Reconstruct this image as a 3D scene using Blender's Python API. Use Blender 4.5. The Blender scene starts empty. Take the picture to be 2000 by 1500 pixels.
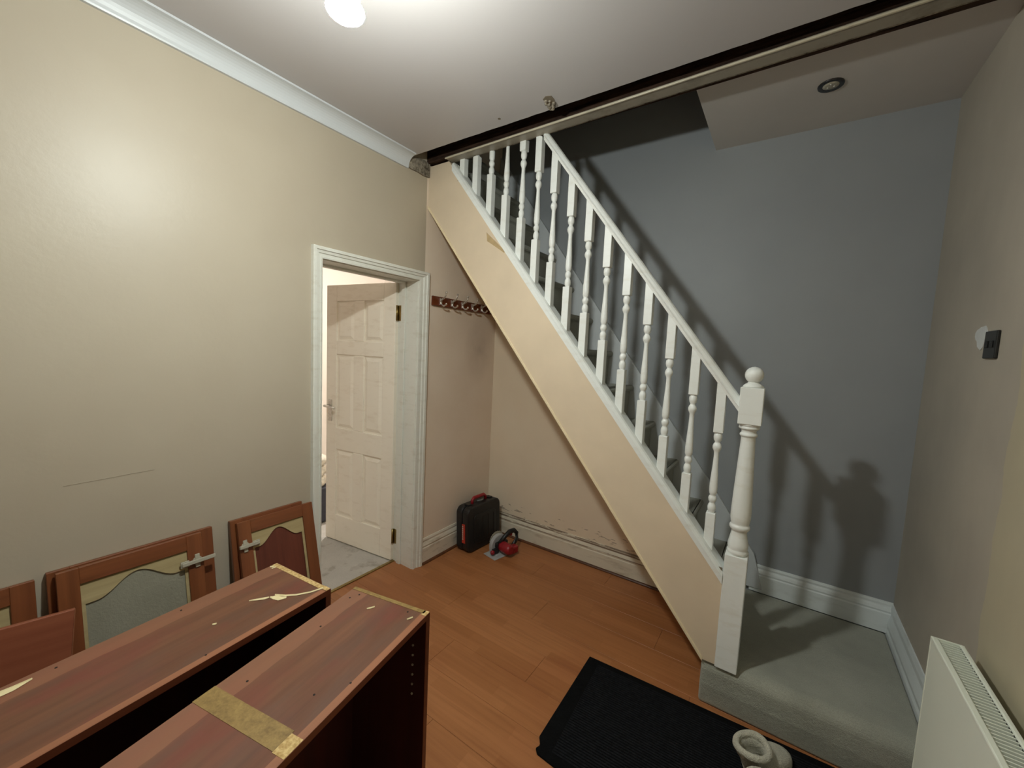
import bpy, bmesh, math, random
from mathutils import Matrix, Vector
random.seed(7)
SC = bpy.context.scene
COL = SC.collection

# ------------------------------------------------------------------ camera
cam_d = bpy.data.cameras.new('camera')
cam_d.sensor_width = 36.0
cam_d.lens = 782.0 / 2000 * 36
cam_d.clip_start = 0.02
cam = bpy.data.objects.new('camera', cam_d); COL.objects.link(cam)
def cam_matrix(yaw, pitch, roll, loc):
    a, b, c = (math.radians(v) for v in (yaw, pitch, roll))
    f = Vector((-math.sin(a) * math.cos(b), math.cos(a) * math.cos(b), -math.sin(b)))
    r = Vector((math.cos(a), math.sin(a), 0)); d = f.cross(r)
    r2 = math.cos(c) * r + math.sin(c) * d
    d2 = -math.sin(c) * r + math.cos(c) * d
    m = Matrix((r2, -d2, -f)).transposed().to_4x4()
    m.translation = loc
    return m
cam.matrix_world = cam_matrix(34.05, 4.91, -2.635, Vector((0, 0, 1.5)))
SC.camera = cam

# ------------------------------------------------------------------ world, exposure
w = bpy.data.worlds.new('world'); SC.world = w; w.use_nodes = True
w.node_tree.nodes['Background'].inputs[0].default_value = (0.5, 0.55, 0.6, 1)
w.node_tree.nodes['Background'].inputs[1].default_value = 0.02
SC.view_settings.view_transform = 'Standard'
SC.view_settings.look = 'None'
SC.view_settings.gamma = 1.0
SC.view_settings.use_curve_mapping = False
SC.view_settings.exposure = 0.25
BULB = Vector((-0.93, 0.60, 2.28))
BULB_STRENGTH = 860.0
BULB_COLOR = (0.94, 1.0, 0.96)
ROOM2_BULB = Vector((-3.25, 2.45, 2.2))
ROOM2_STRENGTH = 1150.0

# ------------------------------------------------------------------ materials
def lin(c):
    o = []
    for v in c:
        v /= 255.0
        o.append(v / 12.92 if v <= 0.04045 else ((v + 0.055) / 1.055) ** 2.4)
    return (*o, 1.0)
class NT:
    def __init__(s, name):
        s.m = bpy.data.materials.new(name); s.m.use_nodes = True
        s.t = s.m.node_tree; s.b = s.t.nodes['Principled BSDF']
    def n(s, typ, **kw):
        x = s.t.nodes.new(typ)
        for k, v in kw.items(): setattr(x, k, v)
        return x
    def l(s, a, b): s.t.links.new(a, b)
    def setv(s, node, **kw):
        for k, v in kw.items(): node.inputs[k.replace('_', ' ')].default_value = v
    def coords(s, scale=(1, 1, 1), world=True):
        if world: src = s.n('ShaderNodeNewGeometry').outputs['Position']
        else: src = s.n('ShaderNodeTexCoord').outputs['Object']
        mp = s.n('ShaderNodeMapping'); mp.inputs['Scale'].default_value = scale
        s.l(src, mp.inputs['Vector']); return mp.outputs['Vector']
    def noise(s, vec, scale, detail=4, rough=0.55):
        x = s.n('ShaderNodeTexNoise'); s.setv(x, Scale=scale, Detail=detail, Roughness=rough)
        s.l(vec, x.inputs['Vector']); return x.outputs['Fac']
    def ramp(s, fac, c0, c1, p0=0.3, p1=0.7):
        x = s.n('ShaderNodeValToRGB'); e = x.color_ramp.elements
        e[0].position, e[1].position = p0, p1; e[0].color, e[1].color = c0, c1
        s.l(fac, x.inputs['Fac']); return x.outputs['Color']
    def mix(s, fac, a, b, mode='MIX'):
        x = s.n('ShaderNodeMix', data_type='RGBA', blend_type=mode)
        for v, k in ((fac, 0), (a, 6), (b, 7)):
            if hasattr(v, 'is_linked'): s.l(v, x.inputs[k])
            else: x.inputs[k].default_value = v
        return x.outputs[2]
    def math(s, op, a, b=None, c=None):
        x = s.n('ShaderNodeMath', operation=op)
        for i, v in enumerate((a, b, c)):
            if v is None: continue
            if hasattr(v, 'is_linked'): s.l(v, x.inputs[i])
            else: x.inputs[i].default_value = v
        return x.outputs[0]
    def sep(s):
        x = s.n('ShaderNodeSeparateXYZ'); s.l(s.n('ShaderNodeNewGeometry').outputs['Position'], x.inputs[0])
        return x.outputs
    def bump(s, h, strength=0.2, dist=0.01):
        x = s.n('ShaderNodeBump'); s.setv(x, Strength=strength, Distance=dist)
        s.l(h, x.inputs['Height']); s.l(x.outputs['Normal'], s.b.inputs['Normal'])
    def done(s, col=None, rough=0.5, metal=0.0, spec=None, coat=None):
        if col is not None:
            if hasattr(col, 'is_linked'): s.l(col, s.b.inputs['Base Color'])
            else: s.b.inputs['Base Color'].default_value = col
        if hasattr(rough, 'is_linked'): s.l(rough, s.b.inputs['Roughness'])
        else: s.b.inputs['Roughness'].default_value = rough
        s.b.inputs['Metallic'].default_value = metal
        if spec is not None: s.b.inputs['Specular IOR Level'].default_value = spec
        return s.m
def paint(name, c, rough=0.45, var=0.06, scale=2.5, bump=0.06, bscale=60, spec=0.5, world=True):
    k = NT(name); v = k.coords(world=world)
    n = k.noise(v, scale)
    a = lin(c); d = tuple(x * (1 - var) for x in a[:3]) + (1,)
    e = tuple(min(1, x * (1 + var)) for x in a[:3]) + (1,)
    col = k.ramp(n, d, e)
    k.bump(k.noise(v, bscale, 3), bump, 0.004)
    return k.done(col, rough, spec=spec)
def wood(name, dark, light, axis='y', rough=0.4, scale=1.0, world=False, var2=None, spec=0.5):
    k = NT(name)
    sc = {'x': (1.2, 26, 26), 'y': (26, 1.2, 26), 'z': (26, 26, 1.2)}[axis]
    v = k.coords(tuple(x * scale for x in sc), world)
    n = k.noise(v, 1.0, 6, 0.62)
    col = k.ramp(n, lin(dark), lin(light), 0.3, 0.72)
    big = k.noise(k.coords((1, 1, 1), world), 4.0, 3)
    if var2: col = k.mix(k.ramp(big, (0, 0, 0, 1), (1, 1, 1, 1), 0.42, 0.68), col, lin(var2))
    k.bump(n, 0.06, 0.002)
    r = k.math('MULTIPLY_ADD', big, 0.25, rough - 0.12)
    return k.done(col, r, spec=spec)
def metal(name, c, rough=0.25):
    k = NT(name); n = k.noise(k.coords(world=False), 90, 3)
    return k.done(k.ramp(n, lin(tuple(x * 0.85 for x in c)), lin(c)), rough, 1.0)
def plastic(name, c, rough=0.45):
    k = NT(name); v = k.coords(world=False); n = k.noise(v, 40, 3)
    k.bump(k.noise(v, 300, 2), 0.08, 0.001)
    return k.done(k.ramp(n, lin(tuple(x * 0.85 for x in c)), lin(c)), rough)

def cab_top():
    k = NT('cabinet_top_worn'); v = k.coords((26 * 0.8, 1.0, 20), False); n = k.noise(v, 1.0, 6, 0.62)
    col = k.ramp(n, lin((90, 55, 38)), lin((120, 78, 54)), 0.3, 0.72)
    big = k.noise(k.coords((3.5, 1.6, 1), False), 2.2, 4)
    col = k.mix(k.ramp(big, (0, 0, 0, 1), (0.8, 0.8, 0.8, 1), 0.5, 0.68), col, lin((114, 58, 46)))
    dust = k.noise(k.coords((5, 1.2, 1), False), 3.0, 4)
    col = k.mix(k.ramp(dust, (0, 0, 0, 1), (0.6, 0.6, 0.6, 1), 0.5, 0.7), col, lin((92, 68, 54)))
    tc = k.n('ShaderNodeTexCoord'); sx = k.n('ShaderNodeSeparateXYZ'); k.l(tc.outputs['Object'], sx.inputs[0])
    band = k.math('LESS_THAN', sx.outputs['X'], k.math('MULTIPLY_ADD', k.noise(k.coords((1, 3, 1), False), 2.0, 3), 0.03, -0.245))
    col = k.mix(k.math('MULTIPLY', band, 0.55), col, lin((146, 98, 72)))
    k.bump(n, 0.06, 0.002)
    return k.done(col, k.math('MULTIPLY_ADD', dust, 0.4, 0.25), spec=0.5)
def wall_left_mat():
    k = NT('cream_silk_wall'); s = k.sep(); v = k.coords()
    n = k.noise(v, 1.8); base = k.ramp(n, lin((180, 168, 148)), lin((187, 176, 156)))
    pink = k.ramp(k.noise(v, 3.5), lin((228, 211, 190)), lin((234, 219, 200)))
    below = k.math('GREATER_THAN', s['Y'], 1.838)
    col = k.mix(below, base, pink)
    # grubby hand marks under the coat rack
    dx = k.math('SUBTRACT', s['Y'], 2.42); dz = k.math('MULTIPLY', k.math('SUBTRACT', s['Z'], 1.48), 0.7)
    d = k.math('SQRT', k.math('ADD', k.math('POWER', dx, 2), k.math('POWER', dz, 2)))
    g = k.math('MULTIPLY', k.math('SMOOTH_MIN', k.math('MAXIMUM', k.math('SUBTRACT', 1.0, k.math('MULTIPLY', d, 5.5)), 0.0), 1.0, 0.2), k.noise(v, 9))
    col = k.mix(k.math('MULTIPLY', g, 0.55), col, lin((120, 100, 82)))
    bn = k.math('ADD', k.noise(v, 45, 3), k.math('MULTIPLY', k.noise(v, 7, 3), 1.6))
    k.bump(bn, 0.11, 0.004)
    return k.done(col, 0.44, spec=0.5)
def wall_back_mat():
    k = NT('grey_and_cream_wall'); s = k.sep(); v = k.coords()
    line = k.math('ADD', k.math('MULTIPLY', k.math('ADD', s['X'], 0.19), -1.3), 0.33)
    under = k.math('MULTIPLY', k.math('LESS_THAN', s['Z'], line), k.math('LESS_THAN', s['X'], -0.2))
    grey = k.ramp(k.noise(v, 1.5), lin((152, 156, 159)), lin((160, 164, 166)))
    cream = k.ramp(k.noise(v, 3.0), lin((228, 211, 186)), lin((234, 219, 195)))
    col = k.mix(under, grey, cream)
    # scuffs just over the skirting
    sc = k.math('MULTIPLY', k.math('LESS_THAN', s['Z'], 0.26), k.math('GREATER_THAN', k.noise(k.coords((6, 6, 22)), 2.0, 5), 0.62))
    col = k.mix(k.math('MULTIPLY', k.math('MULTIPLY', sc, under), 0.5), col, lin((110, 84, 60)))
    k.bump(k.noise(v, 60, 3), 0.06, 0.004)
    return k.done(col, 0.5, spec=0.4)
def wall_right_mat():
    k = NT('patchy_right_wall'); s = k.sep(); v = k.coords()
    wob = k.math('MULTIPLY_ADD', k.noise(v, 6, 4), 0.07, 1.675)
    far = k.math('GREATER_THAN', s['Y'], wob)
    beige = k.ramp(k.noise(v, 2), lin((190, 180, 152)), lin((200, 190, 162)))
    gb = k.ramp(k.noise(v, 2.2), lin((176, 168, 155)), lin((194, 185, 169)))
    col = k.mix(far, beige, gb)
    st = k.math('MULTIPLY', k.noise(k.coords((8, 8, 3)), 2.0, 5), 0.3)
    col = k.mix(st, col, lin((160, 150, 134)))
    k.bump(k.noise(v, 30, 4), 0.12, 0.004)
    return k.done(col, 0.6, spec=0.3)
def laminate_mat():
    k = NT('laminate_oak'); s = k.sep()
    row = k.math('FLOOR', k.math('DIVIDE', s['Y'], 0.0633))
    wn = k.n('ShaderNodeTexWhiteNoise', noise_dimensions='1D'); k.l(row, wn.inputs['W'])
    seg = k.math('FLOOR', k.math('ADD', k.math('DIVIDE', s['X'], 0.42), k.math('MULTIPLY', wn.outputs['Value'], 7.0)))
    cv = k.n('ShaderNodeCombineXYZ'); k.l(row, cv.inputs[0]); k.l(seg, cv.inputs[1])
    w2 = k.n('ShaderNodeTexWhiteNoise', noise_dimensions='2D'); k.l(cv.outputs[0], w2.inputs['Vector'])
    base = k.ramp(w2.outputs['Value'], lin((158, 102, 60)), lin((174, 116, 72)), 0.0, 1.0)
    g = k.noise(k.coords((2.2, 55, 1)), 1.0, 5, 0.65)
    col = k.mix(k.math('MULTIPLY', k.ramp(g, (0, 0, 0, 1), (1, 1, 1, 1), 0.45, 0.75), 0.5), base, lin((130, 78, 44)))
    big = k.noise(k.coords(), 2.2, 3)
    col = k.mix(k.math('MULTIPLY', k.ramp(big, (0, 0, 0, 1), (1, 1, 1, 1), 0.5, 0.75), 0.35), col, lin((150, 84, 54)))
    k.bump(g, 0.04, 0.001)
    return k.done(col, 0.42, spec=0.4)
def carpet(name, c, var=0.25, scale=5, fine=420, world=True, bump=0.5, stain=None, sheen=0.15):
    k = NT(name); v = k.coords(world=world)
    n = k.noise(v, scale, 5, 0.6)
    a = lin(c); col = k.ramp(n, tuple(x * (1 - var) for x in a[:3]) + (1,), tuple(min(1, x * (1 + var)) for x in a[:3]) + (1,))
    if stain: col = k.mix(k.ramp(k.noise(v, scale * 2.3, 5), (0, 0, 0, 1), (0.8, 0.8, 0.8, 1), 0.55, 0.75), col, lin(stain))
    f = k.noise(v, fine, 2)
    col = k.mix(0.35, col, k.ramp(f, (0.25, 0.25, 0.25, 1), (1, 1, 1, 1), 0.3, 0.7), 'MULTIPLY')
    k.bump(k.math('ADD', f, k.math('MULTIPLY', k.noise(v, 60, 3), 1.2)), bump, 0.006)
    m = k.done(col, 0.95, spec=0.1)
    k.b.inputs['Sheen Weight'].default_value = sheen
    return m
def dirty_white(name, c=(226, 222, 208), dirt=(150, 130, 100), amt=0.55):
    k = NT(name); v = k.coords()
    n = k.noise(k.coords((3, 3, 10)), 3.0, 6, 0.65)
    f = k.math('MULTIPLY', k.ramp(n, (0, 0, 0, 1), (1, 1, 1, 1), 0.52, 0.78), amt)
    col = k.mix(f, lin(c), lin(dirt)); k.bump(k.noise(v, 90, 3), 0.05, 0.002)
    return k.done(col, 0.4)
def skirt_back_mat():
    k = NT('scuffed_skirting'); s = k.sep(); v = k.coords((2, 2, 8))
    n = k.noise(v, 3.0, 6, 0.65)
    f = k.math('MULTIPLY', k.ramp(n, (0, 0, 0, 1), (1, 1, 1, 1), 0.5, 0.8), 0.6)
    col = k.mix(f, lin((220, 212, 192)), lin((140, 116, 82)))
    for z0, hw, th in ((0.158, 0.006, 0.42), (0.128, 0.003, 0.46), (0.171, 0.005, 0.45)):
        d = k.math('LESS_THAN', k.math('ABSOLUTE', k.math('SUBTRACT', s['Z'], z0)), hw)
        g = k.math('GREATER_THAN', k.noise(k.coords((3, 3, 40)), 2.0, 5, 0.7), th)
        col = k.mix(k.math('MULTIPLY', k.math('MULTIPLY', d, g), 0.75), col, lin((92, 62, 36)))
    k.bump(n, 0.1, 0.003); return k.done(col, 0.5)
def timber_dark():
    k = NT('old_dark_timber'); v = k.coords((3, 14, 30))
    n = k.noise(v, 2.0, 6, 0.7)
    col = k.ramp(n, lin((24, 17, 14)), lin((78, 58, 46)), 0.35, 0.75)
    k.bump(n, 0.6, 0.01); return k.done(col, 0.9, spec=0.1)
def rough_plaster():
    k = NT('bare_rough_plaster'); v = k.coords(); n = k.noise(v, 28, 6, 0.7)
    col = k.ramp(n, lin((80, 72, 62)), lin((178, 168, 150)), 0.35, 0.65)
    k.bump(n, 0.8, 0.01); return k.done(col, 0.95, spec=0.1)
def chip_mat():
    k = NT('raw_chipboard'); v = k.coords(world=False); n = k.noise(v, 130, 3)
    col = k.ramp(n, lin((168, 136, 84)), lin((208, 180, 126)), 0.35, 0.65)
    k.bump(n, 0.3, 0.002); return k.done(col, 0.85, spec=0.2)
def tape_mat():
    k = NT('bare_glued_strip'); v = k.coords(world=False); n = k.noise(v, 60, 5, 0.7)
    col = k.ramp(n, lin((112, 86, 44)), lin((154, 126, 70)), 0.3, 0.7)
    k.bump(n, 0.3, 0.002); return k.done(col, 0.55)
def emis(name, c, s):
    k = NT(name); k.b.inputs['Emission Color'].default_value = (*c, 1); k.b.inputs['Emission Strength'].default_value = s
    return k.done((0.8, 0.8, 0.8, 1), 0.4)
def frosted():
    k = NT('obscured_glass'); v = k.coords(world=False); n = k.noise(v, 110, 3)
    k.bump(n, 0.5, 0.004); k.done(k.ramp(k.noise(v, 5), lin((158, 155, 136)), lin((172, 169, 150))), 0.35)
    k.b.inputs['Transmission Weight'].default_value = 0.25
    return k.m

M = dict(
    cab_top=cab_top(),
    wall_left=wall_left_mat(), wall_back=wall_back_mat(), wall_right=wall_right_mat(),
    wall_plain=paint('cream_wall', (222, 212, 192), 0.4), wall_dark=paint('grey_stairwell_wall', (156, 160, 163), 0.6),
    ceiling=paint('ceiling_white', (182, 177, 175), 0.42, 0.02, 1.5, 0.05, 40),
    ceiling2=paint('landing_ceiling', (206, 200, 194), 0.5, 0.03),
    cornice=paint('cornice_white', (204, 207, 208), 0.35, 0.02),
    white=dirty_white('door_frame_white', (226, 226, 216), (178, 164, 136), 0.35),
    leaf=dirty_white('door_leaf_cream', (250, 242, 226), (206, 186, 156), 0.3),
    gloss=dirty_white('white_gloss_paint', (238, 240, 236), (206, 198, 178), 0.35),
    skirt=dirty_white('dirty_skirting_white', (222, 214, 196), (128, 104, 72), 0.7),
    skirt_back=skirt_back_mat(), skirt_grey=dirty_white('landing_skirting_white', (228, 234, 234), (150, 150, 140), 0.3),
    string=paint('string_cream', (224, 205, 178), 0.45, 0.05, 4),
    bead=paint('bead_cream', (236, 218, 182), 0.4, 0.03),
    wstring=paint('wall_string_grey_white', (206, 210, 212), 0.5, 0.04),
    laminate=laminate_mat(), scotia=wood('dark_scotia', (70, 40, 22), (110, 66, 38), 'x', world=True),
    subfloor=paint('subfloor', (60, 45, 32), 0.9),
    carpet=carpet('grey_stair_carpet', (168, 168, 156), 0.14, 5),
    carpet_step=carpet('grey_landing_carpet', (172, 172, 158), 0.12, 5, 380),
    carpet2=carpet('pale_room_carpet', (204, 198, 188), 0.1, 4, 300, stain=(140, 126, 106)),
    timber=timber_dark(), strip_shaded=dirty_white('shaded_board_underside', (150, 142, 126), (96, 86, 72), 0.7), plaster=rough_plaster(), strip_lit=dirty_white('cream_lit_lip', (206, 196, 172), (128, 116, 96), 0.6),  # board underside darkened as if shaded, its lip paled as if catching light
    cab=wood('cabinet_mahogany', (88, 54, 36), (118, 76, 52), 'y', 0.48, 0.8, var2=(116, 62, 46)),
    cab_edge=wood('cabinet_edge', (128, 80, 54), (152, 100, 70), 'y', 0.45),
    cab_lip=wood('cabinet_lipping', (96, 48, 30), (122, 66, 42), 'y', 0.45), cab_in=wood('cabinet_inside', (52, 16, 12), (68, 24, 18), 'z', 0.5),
    door_frame=wood('cherry_frame', (104, 58, 32), (136, 80, 46), 'z', 0.4, var2=(122, 66, 40)),
    door_rail=wood('cherry_rail', (104, 58, 32), (136, 80, 46), 'y', 0.4, var2=(124, 68, 42)),
    door_panel=wood('cherry_panel', (88, 42, 30), (112, 58, 42), 'z', 0.45),
    flat=wood('flat_mahogany', (128, 70, 48), (150, 88, 62), 'y', 0.4),
    raw=wood('raw_pale_wood', (160, 142, 100), (186, 168, 124), 'y', 0.7),
    rackwood=wood('rack_wood', (90, 40, 18), (116, 56, 26), 'y', 0.3),
    chip=chip_mat(), splint=wood('fresh_split_wood', (206, 188, 138), (236, 222, 180), 'y', 0.7), tape=tape_mat(), glass=frosted(),
    chrome=metal('chrome', (240, 238, 232), 0.3), brass=metal('brass', (170, 150, 100), 0.35),
    nickel=paint('dull_hinge_steel', (172, 166, 148), 0.28, 0.12, 40, spec=0.9, world=False), steel=paint('saw_cast_metal', (176, 176, 174), 0.35, 0.1, 30, spec=0.8, world=False),
    spot=metal('dark_nickel', (90, 90, 92), 0.35),
    black=plastic('black_plastic', (26, 27, 28), 0.42), blackrub=plastic('black_rubber', (20, 20, 21), 0.6),
    red=plastic('red_plastic', (150, 22, 34), 0.4), redlabel=plastic('red_label', (200, 60, 40), 0.4),
    white_print=plastic('white_print', (220, 214, 200), 0.5), grey_print=plastic('grey_print', (130, 130, 128), 0.4),
    switch=plastic('black_switch', (36, 36, 34), 0.35),
    rad=paint('radiator_enamel', (234, 238, 224), 0.35, 0.02, 3, 0.02), rad_shade=paint('radiator_inside_shade', (26, 24, 20), 0.9),
    mat=carpet('black_mat', (15, 16, 17), 0.25, 20, 300, bump=0.6, sheen=0), matrib=carpet('black_mat_rib', (30, 31, 34), 0.35, 60, 300, bump=0.6, sheen=0),
    fleece=carpet('fleece_grey', (206, 202, 184), 0.1, 18, 260, world=False, bump=0.9),
    fleece_in=carpet('fleece_lining', (186, 182, 164), 0.12, 18, 260, world=False, bump=0.9),
    suit=plastic('dark_blue_fabric', (62, 62, 72), 0.8), bag=plastic('white_bag', (232, 224, 206), 0.6),
    room2=paint('pale_pink_wall', (242, 232, 220), 0.6, 0.02),
    filler=paint('white_filler', (214, 216, 214), 0.8, 0.05, 30, 0.3), scar=paint('bare_board', (186, 160, 118), 0.8, 0.1, 30),
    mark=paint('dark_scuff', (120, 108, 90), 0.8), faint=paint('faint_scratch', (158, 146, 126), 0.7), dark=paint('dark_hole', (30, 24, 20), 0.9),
    bulb=emis('bulb_glow', BULB_COLOR, BULB_STRENGTH), bulb2=emis('bulb_glow_warm', (1.0, 0.97, 0.92), ROOM2_STRENGTH),
    cordm=plastic('white_flex', (225, 222, 214), 0.5),
)

# ------------------------------------------------------------------ mesh helpers
class MB:
    def __init__(s): s.bm = bmesh.new(); s.smooth = []
    def box(s, x0, x1, y0, y1, z0, z1, mtx=None):
        P = [(x, y, z) for x in (x0, x1) for y in (y0, y1) for z in (z0, z1)]
        if mtx: P = [mtx @ Vector(p) for p in P]
        v = [s.bm.verts.new(p) for p in P]
        for f in ((0, 1, 3, 2), (4, 6, 7, 5), (0, 4, 5, 1), (2, 3, 7, 6), (0, 2, 6, 4), (1, 5, 7, 3)):
            s.bm.faces.new([v[i] for i in f])
        return s
    def prism(s, poly, axis, t0, t1, mtx=None, skew=None):
        """poly in the two other axes (x,y,z order), extruded along axis from t0 to t1"""
        def P(a, b, t):
            if axis == 'y': p = (a, t, b)
            elif axis == 'x': p = (t, a, b)
            else: p = (a, b, t)
            p = Vector(p)
            return mtx @ p if mtx else p
        A = [s.bm.verts.new(P(a, b, t0)) for a, b in poly]
        B = [s.bm.verts.new(P(a, b, t1)) for a, b in poly]
        n = len(poly)
        s.bm.faces.new(A); s.bm.faces.new(B[::-1])
        for i in range(n):
            s.bm.faces.new((A[i], B[i], B[(i + 1) % n], A[(i + 1) % n]))
        return s
    def loft(s, rings, cap0=True, cap1=True, smooth=True):
        R = [[s.bm.verts.new(p) for p in r] for r in rings]
        n = len(R[0])
        for a, b in zip(R, R[1:]):
            for i in range(n):
                f = s.bm.faces.new((a[i], a[(i + 1) % n], b[(i + 1) % n], b[i])); f.smooth = smooth
        if cap0: s.bm.faces.new(R[0][::-1])
        if cap1: s.bm.faces.new(R[-1])
        return s
    def lathe(s, prof, c=(0, 0, 0), n=20, mtx=None, smooth=True):
        rings = []
        for r, z in prof:
            ring = []
            for i in range(n):
                a = 2 * math.pi * i / n
                p = Vector((r * math.cos(a), r * math.sin(a), z))
                if mtx: p = mtx @ p
                ring.append(p + Vector(c))
            rings.append(ring)
        return s.loft(rings, smooth=smooth)
    def tube(s, pts, r, n=8):
        pts = [Vector(p) for p in pts]; rings = []
        up = Vector((0, 0, 1))
        for i, p in enumerate(pts):
            t = (pts[min(i + 1, len(pts) - 1)] - pts[max(i - 1, 0)]).normalized()
            a = t.cross(up)
            if a.length < 0.05: a = t.cross(Vector((1, 0, 0)))
            a.normalize(); b = t.cross(a).normalized()
            rr = r[i] if isinstance(r, (list, tuple)) else r
            rings.append([p + rr * (math.cos(2 * math.pi * k / n) * a + math.sin(2 * math.pi * k / n) * b) for k in range(n)])
        return s.loft(rings)
    def ball(s, c, r, n=14):
        prof = [(max(1e-4, r * math.sin(math.pi * i / 10)), -r * math.cos(math.pi * i / 10)) for i in range(11)]
        return s.lathe(prof, c, n)
    def build(s, name, mat, parent=None, world=False, bevel=0, seg=2, kind=None):
        bmesh.ops.recalc_face_normals(s.bm, faces=s.bm.faces[:])
        me = bpy.data.meshes.new(name)
        off = Vector((0, 0, 0))
        if world and parent is not None:
            p = parent
            while p is not None: off += p.location; p = p.parent
        elif parent is None and world:
            xs = [v.co for v in s.bm.verts]
            off = Vector(((min(c.x for c in xs) + max(c.x for c in xs)) / 2, (min(c.y for c in xs) + max(c.y for c in xs)) / 2, min(c.z for c in xs)))
        if off.length > 0: bmesh.ops.translate(s.bm, verts=s.bm.verts[:], vec=-off)
        s.bm.to_mesh(me); s.bm.free()
        o = bpy.data.objects.new(name, me); COL.objects.link(o)
        me.materials.append(M[mat] if isinstance(mat, str) else mat)
        if parent is not None: o.parent = parent
        elif world: o.location = off
        if bevel:
            b = o.modifiers.new('bevel', 'BEVEL'); b.width = bevel; b.segments = seg; b.limit_method = 'ANGLE'; b.angle_limit = 0.6
            b.harden_normals = False
        if kind: o['kind'] = kind
        return o
def thing(name, label, cat, loc=(0, 0, 0), rot=(0, 0, 0), group=None):
    o = bpy.data.objects.new(name, None); COL.objects.link(o)
    o.location = loc; o.rotation_euler = rot; o.empty_display_size = 0.1
    o['label'] = label; o['category'] = cat
    if group: o['group'] = group
    return o
def tag(o, label, cat, group=None):
    o['label'] = label; o['category'] = cat
    if group: o['group'] = group
    return o
def structure(name, mb, mat, **kw):
    return mb.build(name, mat, None, True, kind='structure', **kw)
def interp(x, xs, ys):
    if x <= xs[0]: i = 0
    elif x >= xs[-1]: i = len(xs) - 2
    else: i = max(j for j in range(len(xs) - 1) if xs[j] <= x)
    return ys[i] + (ys[i + 1] - ys[i]) * (x - xs[i]) / (xs[i + 1] - xs[i])

# ------------------------------------------------------------------ the setting
XL, XR, YB, YN, ZC = -1.956, 0.54, 2.615, -1.7, 2.615
XO = XL - 0.16                       # far face of the left wall
DY0, DY1, DZ = 1.143, 1.787, 1.909   # door opening
fl = structure('floor', MB().box(XO - 0.014, XR, YN, YB, -0.06, -0.009), 'subfloor')
k = 0
y = YB
row = 0
pl_mesh = {}
while y > YN:
    y0 = max(y - 0.19, YN)
    x = XO - 0.014 - [0.0, 0.43, 0.86, 0.2, 0.65][row % 5]
    while x < XR:
        x0, x1 = max(x, XL if not (y0 > DY0 - 0.19 and y < DY1 + 0.19) else XO - 0.014), min(x + 1.28, XR)
        if x1 - x0 > 0.02:
            MB().box(x0 + 0.0004, x1 - 0.0004, y0 + 0.0004, y - 0.0004, -0.009, 0.0).build('plank', 'laminate', fl, True, bevel=0.0008, seg=1)
        x += 1.28
    y -= 0.19; row += 1

wl = MB()
wl.box(XO, XL, YN, DY0, 0, ZC + 0.06); wl.box(XO, XL, DY1, YB, 0, 5.0); wl.box(XO, XL, DY0, DY1, DZ, ZC + 0.06)
wall_left = structure('wall_left', wl, 'wall_left')
structure('wall_back', MB().box(XO, XR + 0.1, YB, YB + 0.1, 0, 5.0), 'wall_back')
wall_right = structure('wall_right', MB().box(XR, XR + 0.1, YN, YB, 0, 2.75), 'wall_right')
structure('wall_near', MB().box(XO, XR + 0.1, YN - 0.1, YN, 0, ZC + 0.06), 'wall_plain')
# main ceiling slab with a slightly ragged far edge
edge = []
n = 60
for i in range(n + 1):
    xx = XL + (XR - XL) * i / n
    edge.append((xx, 1.69 + random.uniform(-0.0015, 0.0015)))
poly = [(XL, YN), (XR, YN)] + edge[::-1]
ceil = structure('ceiling', MB().prism(poly, 'z', ZC, ZC + 0.02), 'ceiling')
# landing ceiling over the foot of the stairs and the dark stair well above
structure('ceiling_landing', MB().box(-0.43, XR, 1.84, YB, 2.69, 2.75), 'ceiling2')
structure('wall_stairwell_side', MB().box(-0.43, -0.33, 1.9, YB, 2.75, 5.0), 'wall_dark')
structure('wall_stairwell_front', MB().box(XL, -0.33, 1.80, 1.90, 2.85, 5.0), 'wall_dark')
structure('ceiling_stairwell', MB().box(XO, XR, 1.8, YB + 0.1, 5.0, 5.1), 'ceiling2')
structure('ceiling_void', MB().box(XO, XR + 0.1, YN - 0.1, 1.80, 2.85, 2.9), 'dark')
# timber trimmer in the opened-up gap
tm = MB().prism([(XL, 1.832), (XR, 1.788), (XR, 1.90), (XL, 1.90)], 'z', 2.632, 2.85)
structure('trim_1', tm, 'timber')
# cream edge board under it, underside colour darkened for shade
tb = MB()
a = [(-1.79, 1.822), (XR, 1.778), (XR, 1.850), (-1.79, 1.888)]
tb.prism(a, 'z', 2.624, 2.632)
structure('trim_2', tb, 'strip_shaded')
tb = MB().prism([(-1.79, 1.817), (XR, 1.773), (XR, 1.783), (-1.79, 1.825)], 'z', 2.620, 2.6275)  # pale lip, lamplight on the board's front edge put into its colour
structure('trim_7', tb, 'strip_lit', bevel=0.002)
# second, narrower lath behind it
tb = MB().prism([(-1.79, 1.888), (XR, 1.850), (XR, 1.862), (-1.79, 1.9)], 'z', 2.627, 2.632)
structure('trim_3', tb, 'plaster')
# cornice
prof = [(0, 0), (0.012, 0), (0.014, 0.006)]
for i in range(9):
    t = i / 8 * math.pi / 2
    prof.append((0.014 + 0.058 * (1 - math.cos(t)), 0.006 + 0.056 * math.sin(t)))
prof += [(0.076, 0.062), (0.076, 0.07), (0, 0.07)]
structure('trim_4', MB().prism([(XL + a, 2.545 + b) for a, b in prof], 'y', YN, 1.675), 'cornice')
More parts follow.
